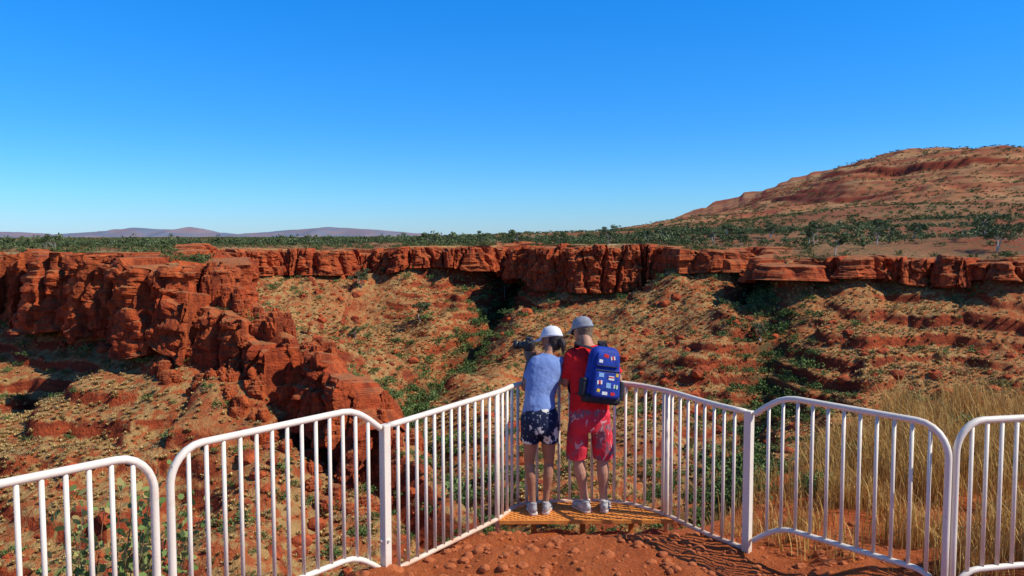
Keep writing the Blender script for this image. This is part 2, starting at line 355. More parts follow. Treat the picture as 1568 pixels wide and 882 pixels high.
# shrubs on the cliff top
k_=rng.integers(0,len(cs),900); o_=rng.uniform(-7,-1,900); tgc=np.gradient(cs,axis=0); tgc/=np.hypot(tgc[:,0],tgc[:,1])[:,None]
x=cs[k_,0]+tgc[k_,1]*o_; y=cs[k_,1]-tgc[k_,0]*o_; z=terrain(x,y)[0]; z=np.maximum(z,P[k_]-.2); s=.3+rng.random(900)**3*1.3
V,F,rn=merge([shrub_t(120+s_,120,.11,lumps=8,trunk=.1) for s_ in range(5)],np.c_[x,y,z],s,seed=17)
np_mesh('rim_shrubs',V,F,m_scrub,False,{'rnd':rn})
# gorge shrubs
x,y=samp(17000,50,250); z,d,_,_=terrain(x,y); q1,_=polydist(x,y,G1); q2,_=polydist(x,y,G2); gq=np.minimum(q1,q2)
pr=.85*np.exp(-(gq/6)**2)+.075+.13*sst((-z-22)/8)+.16*(d<7)+.15*(fbm(x/12,y/12,2,149)>.25)
m=(d>1.0)&(rng.random(len(x))<pr); x,y,z,gq=x[m],y[m],z[m],gq[m]; s=rng.uniform(.5,1.25,len(x))*(1+1.1*rng.random(len(x))**4)*(1+.5*np.exp(-gq/6))
V,F,rn=merge([shrub_t(40+s_,170,.09,lumps=9) for s_ in range(7)],np.c_[x,y,z],s,seed=8)
np_mesh('gully_shrubs',V,F,m_green,False,{'rnd':rn})
x,y=samp(8000,55,240); z,d,_,_=terrain(x,y); m=(d>1)&(rng.random(len(x))<.4+.4*fbm(x/15,y/15,2,151)); x,y,z=x[m],y[m],z[m]; s=rng.uniform(.4,1.1,len(x))
V,F,rn=merge([shrub_t(60+s_,80,.08,lumps=7) for s_ in range(6)],np.c_[x,y,z],s,seed=9)
np_mesh('dry_shrubs',V,F,m_dry,False,{'rnd':rn})
def tuss(seed):
    r=np.random.default_rng(seed); n_=22; an=r.random(n_)*6.283; el=r.uniform(.3,1.4,n_); L=r.uniform(.6,1,n_)
    tip=np.c_[np.cos(an)*np.cos(el)*L,np.sin(an)*np.cos(el)*L,np.sin(el)*L*.8]; w=np.c_[-np.sin(an),np.cos(an),an*0]*.14
    b=tip*.12; b[:,2]=-.05
    V=np.stack([b-w,b+w,tip+w*.6,tip-w*.6],1).reshape(-1,3); return V,np.arange(n_*4).reshape(-1,4),np.repeat(r.random(n_),4)
x,y=samp(60000,55,225); z,d,_,sp_=terrain(x,y); m=(d>1)&(sp_<.5)&(rng.random(len(x))<.6+.8*fbm(x/17,y/17,3,161)); x,y,z=x[m],y[m],z[m]; s=rng.uniform(.22,.62,len(x))
V,F,rn=merge([tuss(s_) for s_ in range(6)],np.c_[x,y,z],s,seed=10)
np_mesh('spinifex_grass',V,F,m_spin,False,{'rnd':rn})
# ------------------------------------------------------------ tubes
def cat(ctrl,sub):
    c=np.array(ctrl,float)
    if sub<=1 or len(c)<3: 
        if len(c)==2 and sub>1: t=np.linspace(0,1,sub+1)[:,None]; return c[0]*(1-t)+c[1]*t
        return c
    p=np.vstack([2*c[0]-c[1],c,2*c[-1]-c[-2]]); out=[]
    for i in range(1,len(p)-2):
        for t in np.arange(sub)/sub:
            out.append(.5*((2*p[i])+(-p[i-1]+p[i+1])*t+(2*p[i-1]-5*p[i]+4*p[i+1]-p[i+2])*t*t+(-p[i-1]+3*p[i]-3*p[i+1]+p[i+2])*t**3))
    out.append(c[-1]); o=np.array(out); o[:,3:]=np.maximum(o[:,3:],.001); return o
def tube(ctrl,side=(1,0,0),n=14,sub=4,cap='round'):
    c=[tuple(r) if len(r)==5 else (*r,r[3]) for r in ctrl]; c=cat(c,sub); P=c[:,:3]; A=c[:,3]; B=c[:,4]
    t=np.gradient(P,axis=0); t/=np.linalg.norm(t,axis=1)[:,None]+1e-9
    side=np.array(side,float); rings=[]
    def ring(p,tv,a,b):
        s=side-(side@tv)*tv
        if np.linalg.norm(s)<1e-3: s=np.array([.3,.9,.1])-(np.array([.3,.9,.1])@tv)*tv
        s/=np.linalg.norm(s); u=np.cross(tv,s); an=np.arange(n)*2*math.pi/n
        return p+np.cos(an)[:,None]*s*a+np.sin(an)[:,None]*u*b
    if cap=='round':
        m=min(A[0],B[0])
        for k in (80,55,28): k=math.radians(k); rings.append(ring(P[0]-t[0]*m*math.sin(k),t[0],A[0]*math.cos(k),B[0]*math.cos(k)))
    for i in range(len(P)): rings.append(ring(P[i],t[i],A[i],B[i]))
    if cap=='round':
        m=min(A[-1],B[-1])
        for k in (28,55,80): k=math.radians(k); rings.append(ring(P[-1]+t[-1]*m*math.sin(k),t[-1],A[-1]*math.cos(k),B[-1]*math.cos(k)))
    V=np.vstack(rings); F=[]
    for i in range(len(rings)-1):
        for j in range(n): F.append((i*n+j,i*n+(j+1)%n,(i+1)*n+(j+1)%n,(i+1)*n+j))
    F.append(tuple(range(n))[::-1]); F.append(tuple((len(rings)-1)*n+j for j in range(n)))
    return V,F
def obj(name,parts,mat,parent=None,smooth=True):
    V=[];F=[];b=0
    for v,f in parts:
        V+=[tuple(map(float,q)) for q in v]; F+=[tuple(int(i)+b for i in q) for q in f]; b+=len(v)
    me=bpy.data.meshes.new(name); me.from_pydata(V,[],F); me.update()
    for m_ in (mat if isinstance(mat,(list,tuple)) else [mat]): me.materials.append(m_)
    for p in me.polygons: p.use_smooth=smooth
    o_=bpy.data.objects.new(name,me); COL.objects.link(o_)
    if parent: o_.parent=parent; o_.matrix_parent_inverse=Matrix.Translation(-parent.location)
    return o_
def empty(name,loc):
    e=bpy.data.objects.new(name,None); e.location=loc; e.empty_display_size=.2; COL.objects.link(e); return e
def blob(name,parts,mat,parent,voxel=.007,smooth=4,disp=None):
    o_=obj(name,parts,mat,parent)
    r=o_.modifiers.new('r','REMESH'); r.mode='VOXEL'; r.voxel_size=voxel; r.use_smooth_shade=True
    s_=o_.modifiers.new('s','SMOOTH'); s_.factor=.5; s_.iterations=smooth
    if disp:
        tx=bpy.data.textures.new(name+'_t','CLOUDS'); tx.noise_scale=disp[0]; dm=o_.modifiers.new('d','DISPLACE'); dm.texture=tx; dm.strength=disp[1]; dm.mid_level=.5
    bpy.context.view_layer.update(); dg=bpy.context.evaluated_depsgraph_get()
    me=bpy.data.meshes.new_from_object(o_.evaluated_get(dg)); o_.modifiers.clear(); o_.data=me
    if len(me.materials)==0: me.materials.append(mat)
    for p in me.polygons: p.use_smooth=True
    return o_
def box(size,mat4,bev=.01,seg=3):
    import bmesh
    bm=bmesh.new(); bmesh.ops.create_cube(bm,size=1); bmesh.ops.scale(bm,vec=size,verts=bm.verts)
    if bev>0: bmesh.ops.bevel(bm,geom=bm.edges[:],offset=bev,segments=seg,profile=.5,affect='EDGES')
    bm.transform(mat4); V=[v.co[:] for v in bm.verts]; F=[[v.index for v in f.verts] for f in bm.faces]; bm.free(); return V,F
# ------------------------------------------------------------ named gum trees
m_bark=simple('white_bark',(.62,.58,.5),(.35,.28,.22),3,.8,.02)
def gum(x,y,h,seed,lm=None):
    r=np.random.default_rng(seed); z=float(terrain(np.array([x]),np.array([y]))[0][0])-.15
    V=[];F=[];tips=[]
    base=np.array([x,y,z]); lean=r.normal(size=2)*.08*h
    def add(c):
        v,f=tube(c,(1,0,0),7,3,'flat'); F.extend([tuple(i+len(V) for i in q) for q in f]); V.extend([tuple(q) for q in v])
    for s in range(int(r.integers(1,3))):
        l=lean+r.normal(size=2)*.12*h; top=base+np.array([l[0],l[1],h*.72]); mid=base*.5+top*.5+np.array([*r.normal(size=2)*.04*h,0])
        add([(*base,.028*h,.028*h),(*mid,.018*h,.018*h),(*top,.006*h,.006*h)]); tips.append(top)
        for k in range(7):
            t=r.uniform(.35,.95); p=base*(1-t)+top*t if t>.5 else mid; a=r.random()*6.28; e=p+np.array([math.cos(a)*.34*h,math.sin(a)*.34*h,r.uniform(.08,.32)*h])*r.uniform(.6,1.1)
            add([(*p,.010*h,.010*h),(*(p*.5+e*.5+np.array([0,0,-.02*h])),.007*h,.007*h),(*e,.003*h,.003*h)]); tips.append(e)
    nt=len(F); tips=np.array(tips); nl=1300; k=r.integers(0,len(tips),nl); v=r.normal(size=(nl,3)); v/=np.linalg.norm(v,axis=1)[:,None]
    c=tips[k]+v*(r.random(nl)**.5)[:,None]*np.array([.17,.17,.11])*h*r.uniform(.6,1.2,len(tips))[k][:,None]
    lv,lf=leafs(c,.034*h,r); o0=len(V); V+= [tuple(q) for q in lv]; F+=[tuple(q) for q in (lf+o0)]
    me=bpy.data.meshes.new('gum_tree'); me.from_pydata(V,[],F); me.materials.append(m_bark); me.materials.append(lm or m_gum)
    at=me.attributes.new('rnd','FLOAT','POINT'); vals=np.r_[np.zeros(o0),np.repeat(r.random(nl)*.5+r.random(len(tips))[k]*.5,4)].astype(np.float32); at.data.foreach_set('value',vals)
    for i,p in enumerate(me.polygons): p.material_index=0 if i<nt else 1
    o_=bpy.data.objects.new('gum_tree',me); COL.objects.link(o_)
for i,(x,y,h) in enumerate([(64,158,5.5),(98,161,7),(52,160,4.5),(30,250,6.5),(1,256,5.5),(-26,245,4.5),(-10,262,5),(-93,162,4.5),(-98,168,4),(-20.5,178,5),(-36,190,4.8),(110,185,6),(72,190,5),(88,230,6.5),(45,240,6),(-60,260,4),(120,260,7),(-34,172,3),(80,175,4.5),(105,210,6),(62,215,5),(70,260,6),(-13,150,3.5),(44,140,4),(2,215,5),(-2,205,4.5),(4,225,5),(56,180,4.5),(50,160,4),(76,205,5),(92,195,5),(130,220,6),(58,230,5),(84,260,6),(14,240,5),(22,235,5),(38,225,5)]):
    gum(x,y,h,200+i)
# ------------------------------------------------------------ distant hills
hp=[(-3600,10),(-3213,16),(-2885,2),(-2600,17),(-2393,40),(-2100,30),(-2016,44),(-1860,20),(-1655,4),(-1450,22),(-1160,42),(-900,32),(-670,18),(-340,-5),(300,-10)]
xs=np.linspace(-6000,400,420); hh=np.interp(xs,[p[0] for p in hp],[p[1] for p in hp])*1.3; hh=hh+fbm(xs/200,xs*0,5,171)*11+46
ks=np.linspace(-1,1,25); XX,KK=np.meshgrid(xs,ks); HH=np.tile(hh,(25,1))
ZZ=HH*(1-np.abs(KK)**1.3)*1.0+fbm(XX/200,KK*4,4,173)*HH*.35*(1-np.abs(KK))*np.abs(KK)*4-38
idx=np.arange(ZZ.size).reshape(ZZ.shape); F=np.stack([idx[:-1,:-1],idx[:-1,1:],idx[1:,1:],idx[1:,:-1]],-1).reshape(-1,4)
n=NT('distant_hill'); c=n.mix(n.rng(n.noise(.006,5),.4,.6),(.24,.18,.20),(.15,.18,.24)); mat_h=n.fin(c)  # bluish-purple distance haze is painted into the hills' base colour
np_mesh('distant_hills',np.c_[XX.ravel(),(5000+KK*900).ravel(),ZZ.ravel()],F,mat_h)
# ------------------------------------------------------------ railing
n=NT('white_paint'); zz_=n.sep(n.pos)[2]
dust=n.math('MULTIPLY',n.rng(n.math('ADD',zz_,n.math('MULTIPLY',n.noise(7,4),.35)),.32,.1),.75)
c=n.mix(n.rng(n.noise(6,5,.7),.52,.75,0,.4),(.80,.71,.58),(.60,.42,.28)); c=n.mix(n.rng(n.noise(24,5,.8),.66,.72,0,.8),c,(.28,.12,.05)); c=n.mix(dust,c,(.55,.25,.10))
n.b.inputs['Specular IOR Level'].default_value=.4
mat_f=n.fin(c,n.bump(n.noise(60,3),.0008),.45)
rail=empty('safety_railing',(1,6,0))
RT=.023; RP=.0135
def panel(name,p0,p1,z0,endL,endR,tilt=0,bot=.23,sp=.113):
    p0=np.array(p0,float); p1=np.array(p1,float); L=np.linalg.norm(p1-p0); u=(p1-p0)/L; parts=[]
    def pt(s,z): q=p0+u*s; return (q[0],q[1],z+z0)
    def top(s):
        z=1.285+tilt*s/L
        if endL=='gentle' and s<.34: z-= .175*(1-math.sin(math.pi/2*s/.34))
        if endL=='bend' and s<.2: z-= .22*(1-math.sqrt(max(0,1-((.2-s)/.2)**2)))
        if endR=='gentle' and s>L-.34: z-= .175*(1-math.sin(math.pi/2*(L-s)/.34))
        if endR=='bend' and s>L-.2: z-= .22*(1-math.sqrt(max(0,1-((s-L+.2)/.2)**2)))
        return z
    def bt(s): return max(0.02,top(s)-1.285+bot)
    ss=sorted(set([0,.003,.012,.03,.06,.1,.15,.2,.27,.34]+[L-q for q in (0,.003,.012,.03,.06,.1,.15,.2,.27,.34)]+list(np.linspace(.4,L-.4,5))))
    tp=[pt(s,top(s)) for s in ss]
    if endL=='bend': tp=[pt(0,-.15),pt(0,.5)]+tp
    if endR=='bend': tp=tp+[pt(L,.5),pt(L,-.15)]
    parts.append(tube([(*q,RT,RT) for q in tp],(-u[1],u[0],0),12,1,'flat'))
    parts.append(tube([(*pt(s,bt(s)),RT*.9,RT*.9) for s in ss],(-u[1],u[0],0),12,1,'flat'))
    k=int((L-.08)/sp)
    for i in range(1,k+1):
        s=i*L/(k+1); parts.append(tube([(*pt(s,bt(s)),RP,RP),(*pt(s,top(s)),RP,RP)],(1,0,0),10,1,'flat'))
    obj(name,parts,mat_f,rail)
P1=(-.93,5.74); P2=(-1.99,4.45); P4=(1.87,6.2); P5=(2.88,5.17)
panel('rail_panel_b',(P2[0]+.03,P2[1]+.035),(P1[0]-.03,P1[1]-.03),0,'bend','gentle')
panel('rail_panel_a',(P2[0]-1.65*.66,P2[1]-1.65*.75),(P2[0]-.03,P2[1]-.035),0,'bend','bend')
panel('rail_panel_e',(P4[0]+.035,P4[1]-.035),(P5[0],P5[1]),0,'gentle','bend',-.03,.27)
panel('rail_panel_f',(P5[0]+.055,P5[1]+.01),(P5[0]+1.75,P5[1]+.35),0,'bend','bend',.0,.27)
panel('rail_panel_g',(P5[0]+1.81,P5[1]+.36),(P5[0]+3.5,P5[1]+.75),0,'bend','bend',.0,.27)
pts=[(P1[0]+.02,P1[1]+.02),(-.53,6.3),(-.13,6.88),(.0,7.15),(.14,7.3),(.5,7.36),(.9,7.35),(1.12,7.26),(1.38,6.98),(1.62,6.55),(1.85,6.23)]
c=cat([(*p,0,0,0) for p in pts],6)[:,:2]; c,ts=resample(c,.03)
parts=[]
zt=lambda s: 1.115+.03*math.sin(math.pi*s/ts[-1])
parts.append(tube([(*c[i],zt(ts[i]),RT,RT) for i in range(0,len(c),3)],(0,0,1),12,1,'flat'))
parts.append(tube([(*c[i],.012,RT*.85,RT*.85) for i in range(0,len(c),3)],(0,0,1),12,1,'flat'))
k=int(ts[-1]/.103)
for i in range(1,k):
    s=i*ts[-1]/k; x=np.interp(s,ts,c[:,0]); y=np.interp(s,ts,c[:,1])
    parts.append(tube([(x,y,0,RP,RP),(x,y,zt(s),RP,RP)],(1,0,0),10,1,'flat'))
for (x,y) in ((-.13,6.88),(1.38,6.98)): parts.append(tube([(x,y,-.35,.021,.021),(x,y,1.13,.021,.021)],(1,0,0),12,1,'flat'))
obj('rail_lookout',parts,mat_f,rail)
parts=[]
for p,an in ((P1,50),(P4,-45)):
    parts.append(box((.062,.062,1.46),Matrix.Translation((p[0],p[1],.40))@Matrix.Rotation(math.radians(an),4,'Z'),.006,2))
parts.append(box((.07,.07,.02),Matrix.Translation((P1[0],P1[1],.27)),.003,1))
obj('posts',parts,mat_f,rail,False)
# ------------------------------------------------------------ platform
n=NT('dusty_steel'); mat_p=n.fin(n.mix(n.rng(n.noise(12,5,.7),.35,.65),(.80,.30,.055),(.60,.19,.045)),n.bump(n.noise(80,3),.001),.7)
plat=empty('lookout_platform',(.6,7.1,0))
poly=np.array([(-.11,6.86),(1.42,6.88),(1.30,7.08),(1.08,7.27),(.9,7.33),(.5,7.345),(.16,7.28),(.02,7.12)])
parts=[]
def clip(p,dv):
    ts_=[]
    for a_,b_ in zip(poly,np.roll(poly,-1,0)):
        e=b_-a_; den_=dv[0]*e[1]-dv[1]*e[0]
        if abs(den_)<1e-9: continue
        w=a_-p; t=(w[0]*e[1]-w[1]*e[0])/den_; s=(w[0]*dv[1]-w[1]*dv[0])/den_
        if 0<=s<=1: ts_.append(t)
    return (min(ts_),max(ts_)) if len(ts_)>=2 else None
for si,sg in enumerate((1,-1)):
    dv=np.array([.78,.626*sg]); nv=np.array([-dv[1],dv[0]])
    for k in range(-60,60):
        p=np.array([.65,7.1])+nv*k*.044; r_=clip(p,dv)
        if r_ and r_[1]-r_[0]>.02:
            a_=p+dv*r_[0]; b_=p+dv*r_[1]; m_=(a_+b_)/2; L=r_[1]-r_[0]
            parts.append(box((L,.024,.008),Matrix.Translation((m_[0],m_[1],.0+si*.003))@Matrix.Rotation(math.atan2(dv[1],dv[0]),4,'Z'),0))
obj('mesh_deck',parts,mat_p,plat,False)
parts=[]
for a_,b_ in zip(poly,np.roll(poly,-1,0)):
    m_=(a_+b_)/2; L=np.linalg.norm(b_-a_); parts.append(box((L+.012,.014,.035),Matrix.Translation((m_[0],m_[1],-.010))@Matrix.Rotation(math.atan2(*(b_-a_)[::-1]),4,'Z'),.002,1))
for yy in (7.1,):
    r_=clip(np.array([.6,yy]),np.array([1.,0])); parts.append(box((r_[1]-r_[0],.03,.04),Matrix.Translation(((r_[0]+r_[1])/2+.6,yy,-.03)),0))
for px_ in (.2,.65,1.1): parts.append(box((.05,.05,.9),Matrix.Translation((px_,7.2,-.5)),.003,1))
obj('deck_frame',parts,mat_p,plat,False)
# ------------------------------------------------------------ dry grass & near plants
def outside(x,y):
    yl=np.where(x<2.9,6.2-(x-1.87)*1.03,5.17+(x-2.9)*.21); return y-yl
r=np.random.default_rng(5); n_=32000
cl=r.uniform([1.9,5.2],[7.5,11.5],(380,2)); k=r.integers(0,len(cl),n_); bx=cl[k]+r.normal(size=(n_,2))*.10
o_=outside(bx[:,0],bx[:,1]); ok=(o_>.10)&((bx[:,0]>2.9)|(o_>.25))&(r.random(n_)<np.clip((bx[:,0]-1.8)/1.2,.25,1)); bx=bx[ok]; k=k[ok]
bz=terrain(bx[:,0],bx[:,1])[0]; n_=len(bx)
hh=r.uniform(.3,.80,n_)*(.5+.5*r.random(len(cl)))[k]*np.clip(.40+(bx[:,0]-1.9)*.28,.3,1.15); an=r.random(n_)*6.283; ln=np.clip(r.normal(.28,.2,n_),0,.8)*hh
dr=np.c_[np.cos(an),np.sin(an)]; w=np.c_[-dr[:,1],dr[:,0]]*r.uniform(.0025,.005,n_)[:,None]
lev=[(0,0,1),(.4,.12,.9),(.75,.45,.6),(1,1,.15)]; VV=[]
for zf,of,wf in lev:
    for s in (-1,1): VV.append(np.c_[bx+dr*(ln*of)[:,None]+w*wf*s,bz-.03+hh*zf*(1-.12*of)])
V=np.stack(VV,1).reshape(-1,3); b0=(np.arange(n_)*8)[:,None]; F=np.vstack([b0+np.array([0,1,3,2]),b0+np.array([2,3,5,4]),b0+np.array([4,5,7,6])])
m_grass=veg_mat('dry_grass_blade',(.36,.18,.05),(.60,.35,.095),(.72,.50,.18))
np_mesh('dry_grass',V,F,m_grass,False,{'rnd':np.repeat(r.random(n_),8)})
x=np.array([2.5,3.1,3.9,4.6,5.4,3.4,2.9,4.9,2.2,3.6]);y=np.array([8.2,9.0,9.8,10.6,9.6,10.4,7.6,8.2,7.9,8.4]); z=terrain(x,y)[0]
V,F,rn=merge([shrub_t(90+s_,900,.045,lumps=12) for s_ in range(3)],np.c_[x,y,z],np.array([.5,.55,.6,.6,.5,.55,.35,.4,.4,.4]),seed=21)
np_mesh('green_bushes',V,F,m_green,False,{'rnd':rn})
# pebbles
x=rng.uniform(-1.2,3,1800); y=rng.uniform(5.2,6.8,1800); z,d,_,_=terrain(x,y); m=d<.1; s=.004+rng.random(1800)**5*.05
V,F,_=merge([rock_t(2,s_) for s_ in range(31,36)],np.c_[x,y,z][m],np.c_[s,s*.8,s*.6][m],seed=15)
n=NT('pebble'); np_mesh('pebbles',V,F,n.fin(n.mix(n.noise(9,2),(.50,.14,.045),(.30,.09,.035))),False)
# eucalyptus shrub behind left railing
r=np.random.default_rng(12); parts=[]; L_=[]
for i in range(38):
    b_=np.array([-2.62+r.normal()*.12,4.75+r.normal()*.1,-.9]); tip=np.array([r.uniform(-3.15,-1.95),r.uniform(4.75,5.3),r.uniform(.25,1.05)]); mid=(b_+tip)/2+r.normal(size=3)*.06
    parts.append(tube([(*b_,.008,.008),(*mid,.005,.005),(*tip,.002,.002)],(1,0,0),6,4,'flat'))
    pp=cat([(*b_,0,0),(*mid,0,0),(*tip,0,0)],12)[:,:3]
    for q in pp[len(pp)//3:]:
        for _ in range(2): L_.append(q+r.normal(size=3)*.035)
m_st=simple('twig',(.22,.13,.07),None,40)
L_=np.array(L_); nl=len(L_); a_=r.normal(size=(nl,3)); a_/=np.linalg.norm(a_,axis=1)[:,None]; b_=r.normal(size=(nl,3)); b_-=(a_*b_).sum(1)[:,None]*a_; b_/=np.linalg.norm(b_,axis=1)[:,None]
S_=r.uniform(.022,.038,nl)[:,None]; VV=[L_+a_*S_*math.cos(t)+b_*S_*.62*math.sin(t) for t in np.arange(6)*math.pi/3]; V=np.stack(VV,1).reshape(-1,3)
eu=empty('eucalyptus_shrub',(-2.6,4.8,-.6)); obj('stems',parts,m_st,eu)
m_eu=veg_mat('eucalyptus_leaf',(.15,.22,.055),(.28,.35,.11),(.46,.33,.12))
lo=np_mesh('leaves',V,np.arange(nl*6).reshape(-1,6),m_eu,False,{'rnd':np.repeat(r.random(nl),6)}); lo.parent=eu; lo.matrix_parent_inverse=Matrix.Translation(-eu.location)
# ------------------------------------------------------------ people
def vn(v): v=np.array(v,float); return v/np.linalg.norm(v)
def hand(w,d,pn,ts_,curl,sc2=1.0):
    d=vn(d); pn=np.array(pn,float); pn=vn(pn-(pn@d)*d); s=np.cross(d,pn)*ts_; w=np.array(w,float); P=[]
    k=sc2
    P.append(tube([(*w,.026*k,.019*k),(*(w+d*.04*k),.037*k,.016*k),(*(w+d*.085*k),.038*k,.013*k)],s,12,3))
    for i,L in enumerate((.070,.078,.073,.056)):
        p=w+d*.082*k+s*(.029-.0195*i)*k; c=[(*p,.0088*k,.0088*k)]; an=curl*.4
        for j,f in enumerate((.45,.32,.23)):
            an+= curl if j else 0; p=p+(d*math.cos(an)+pn*math.sin(an))*L*f*k; c.append((*p,(.0084-.0008*j)*k,(.0084-.0008*j)*k))
        P.append(tube(c,s,8,2))
    p=w+d*.02*k+s*.026*k; c=[(*p,.012*k,.012*k)]; p=p+vn(s*.7+d*.7+pn*.2)*.04*k; c.append((*p,.010*k,.010*k)); p=p+vn(d+pn*.5+s*.1)*.03*k; c.append((*p,.0085*k,.0085*k)); P.append(tube(c,s,8,2))
    return P
def head(c,up,fw,k=1.0):
    c=np.array(c,float); up=vn(up); fw=np.array(fw,float); fw=vn(fw-(fw@up)*up); rt=np.cross(fw,up); P=[]
    P.append(tube([(*(c+up*h*k+fw*f*k),a_*k,b_*k) for h,a_,b_,f in ((-.118,.028,.03,.05),(-.095,.045,.052,.036),(-.05,.062,.080,.018),(0,.072,.092,.006),(.04,.076,.097,0),(.08,.064,.084,-.004),(.108,.03,.04,-.006))],rt,18,3))
    P.append(tube([(*(c+up*.012*k+fw*.093*k),.009*k,.008*k),(*(c-up*.028*k+fw*.112*k),.014*k,.012*k)],rt,8,3))
    P.append(tube([(*(c-up*.062*k+fw*.09*k-rt*.02*k),.006,.006),(*(c-up*.062*k+fw*.097*k),.009,.008),(*(c-up*.062*k+fw*.09*k+rt*.02*k),.006,.006)],up,8,2))
    for s in (-1,1):
        P.append(tube([(*(c+rt*s*.078*k+up*.022*k-fw*.012*k),.006,.017),(*(c+rt*s*.080*k-up*.005*k-fw*.010*k),.006,.015),(*(c+rt*s*.074*k-up*.028*k-fw*.004*k),.005,.009)],rt,8,2))
    return P,rt,up,fw
def cap(name,c,rt,up,fw,k,mat,parent,brimL=.075):
    c=np.array(c); parts=[]
    V=[];F=[];n_=24;lv=8
    for i in range(lv+1):
        ph=math.pi/2*i/lv
        for j in range(n_):
            a_=2*math.pi*j/n_; rx=.085*k*math.cos(ph)**.8; ry=.106*k*math.cos(ph)**.8
            V.append(c+rt*math.cos(a_)*rx+fw*(math.sin(a_)*ry-.002)+up*(.028+.098*math.sin(ph))*k)
    for i in range(lv):
        for j in range(n_): F.append((i*n_+j,i*n_+(j+1)%n_,(i+1)*n_+(j+1)%n_,(i+1)*n_+j))
    parts.append((V,F))
    band=[];bf=[]
    for i,(h,e) in enumerate(((.020,1.0),(.020,1.03),(.042,1.03),(.044,1.0))):
        for j in range(n_):
            a_=2*math.pi*j/n_; band.append(c+rt*math.cos(a_)*.085*k*e+fw*(math.sin(a_)*.106*k*e-.002)+up*h*k)
    for i in range(3):
        for j in range(n_): bf.append((i*n_+j,i*n_+(j+1)%n_,(i+1)*n_+(j+1)%n_,(i+1)*n_+j))
    parts.append((band,bf))
    V=[];F=[];m_=12
    for lay_ in (0,-.004):
        for i in range(5):
            t=i/4
            for j in range(m_+1):
                a_=math.radians(20+140*j/m_); x=math.cos(a_); y=math.sin(a_)
                V.append(c+rt*x*(.085+.004*t)*k+fw*(y*.104+t*brimL*y**.6)*k+up*(.026+lay_-.016*t-.022*x*x*t)*k)
    S_=5*(m_+1)
    for i in range(4):
        for j in range(m_): a_=i*(m_+1)+j; F.append((a_,a_+1,a_+m_+2,a_+m_+1)); F.append((S_+a_+m_+1,S_+a_+m_+2,S_+a_+1,S_+a_))
    for j in range(m_): a_=4*(m_+1)+j; F.append((a_,a_+1,S_+a_+1,S_+a_))
    parts.append((V,F)); parts.append(tube([(*(c+up*.122*k),.008,.008),(*(c+up*.13*k),.006,.006)],rt,8,1))
    obj(name,parts,mat,parent)
def face_bits(c,rt,up,fw,k,parent,glasses):
    c=np.array(c); dk=simple('eye_dark',(.02,.015,.012),None,40,.2,0,spec=.5); wh=simple('eye_white',(.7,.68,.65),None,40,.3,0); lp=simple('lips',(.35,.12,.09),None,60)
    e=[];w=[]
    for s in (-1,1):
        p=c+rt*s*.031*k+fw*.086*k; w.append(tube([(*(p-rt*.012),.006,.006),(*(p+rt*.012),.006,.006)],up,10,2)); e.append(tube([(*(p+fw*.003),.0045,.0045),(*(p+fw*.0065),.004,.004)],up,10,1))
        e.append(tube([(*(p-rt*.016+up*.02),.003,.003),(*(p+up*.024+fw*.004),.0035,.0035),(*(p+rt*.016+up*.02),.003,.003)],up,6,2))
    obj('eyes',w,wh,parent); obj('pupils_and_brows',e,dk,parent)
    obj('mouth',[tube([(*(c-up*.060*k+fw*.098*k-rt*.02),.003,.003),(*(c-up*.062*k+fw*.105*k),.0045,.004),(*(c-up*.060*k+fw*.098*k+rt*.02),.003,.003)],up,8,2)],lp,parent)
    if glasses:
        g=[]
        for s in (-1,1):
            g.append(tube([(*(c+rt*s*.082*k-fw*.005*k+up*.018*k),.003,.004),(*(c+rt*s*.078*k+fw*.075*k+up*.010*k),.003,.006)],up,6,2))
            g.append(tube([(*(c+rt*s*.034*k+fw*.100*k+up*.002),.028,.021),(*(c+rt*s*.034*k+fw*.106*k+up*.002),.026,.019)],rt,14,1,'flat'))
        obj('sunglasses',g,dk,parent)
def skinmat(name,c):
    n=NT(name); n.b.inputs['Specular IOR Level'].default_value=.35
    return n.fin(n.mix(n.rng(n.noise(14,4),.35,.65),c,tuple(q*.82 for q in c)),n.bump(n.noise(150,3),.0006),.55)
def shoe(name,heel,toe,parent,m1,m2,k=1.0):
    h=np.array(heel,float); t=np.array(toe,float); d=vn(t-h); s=np.cross(d,[0,0,1]); U=np.array([0,0,1.])
    def q(f,z,a_,b_): p=h*(1-f)+t*f+U*z; return (*p,a_*k,b_*k)
    blob(name+'_upper',[tube([q(.02,.052,.030,.040),q(.25,.052,.034,.044),q(.5,.044,.040,.034),q(.8,.034,.043,.024),q(1,.028,.030,.018)],s,14,3),tube([q(.12,.06,.030,.036),(*(h*.85+t*.15+U*.105),.034*k,.038*k)],s,14,2,'flat')],m1,parent,.006,3)
    P=[]
    for z,e in ((.004,1.0),(.022,1.02)): P.append([tuple(h*(1-f)+t*f+s*w*e*k+U*z) for f,w in ((-.08,.018),(-.02,.034),(.3,.038),(.7,.050),(.95,.040),(1.08,.015),(1.08,-.015),(.95,-.04),(.7,-.048),(.3,-.036),(-.02,-.034),(-.08,-.018))])
    n_=12; F=[(j,(j+1)%n_,n_+(j+1)%n_,n_+j) for j in range(n_)]+[tuple(range(n_))[::-1],tuple(n_+j for j in range(n_))]
    obj(name+'_sole',[(P[0]+P[1],F)],m2,parent,False)
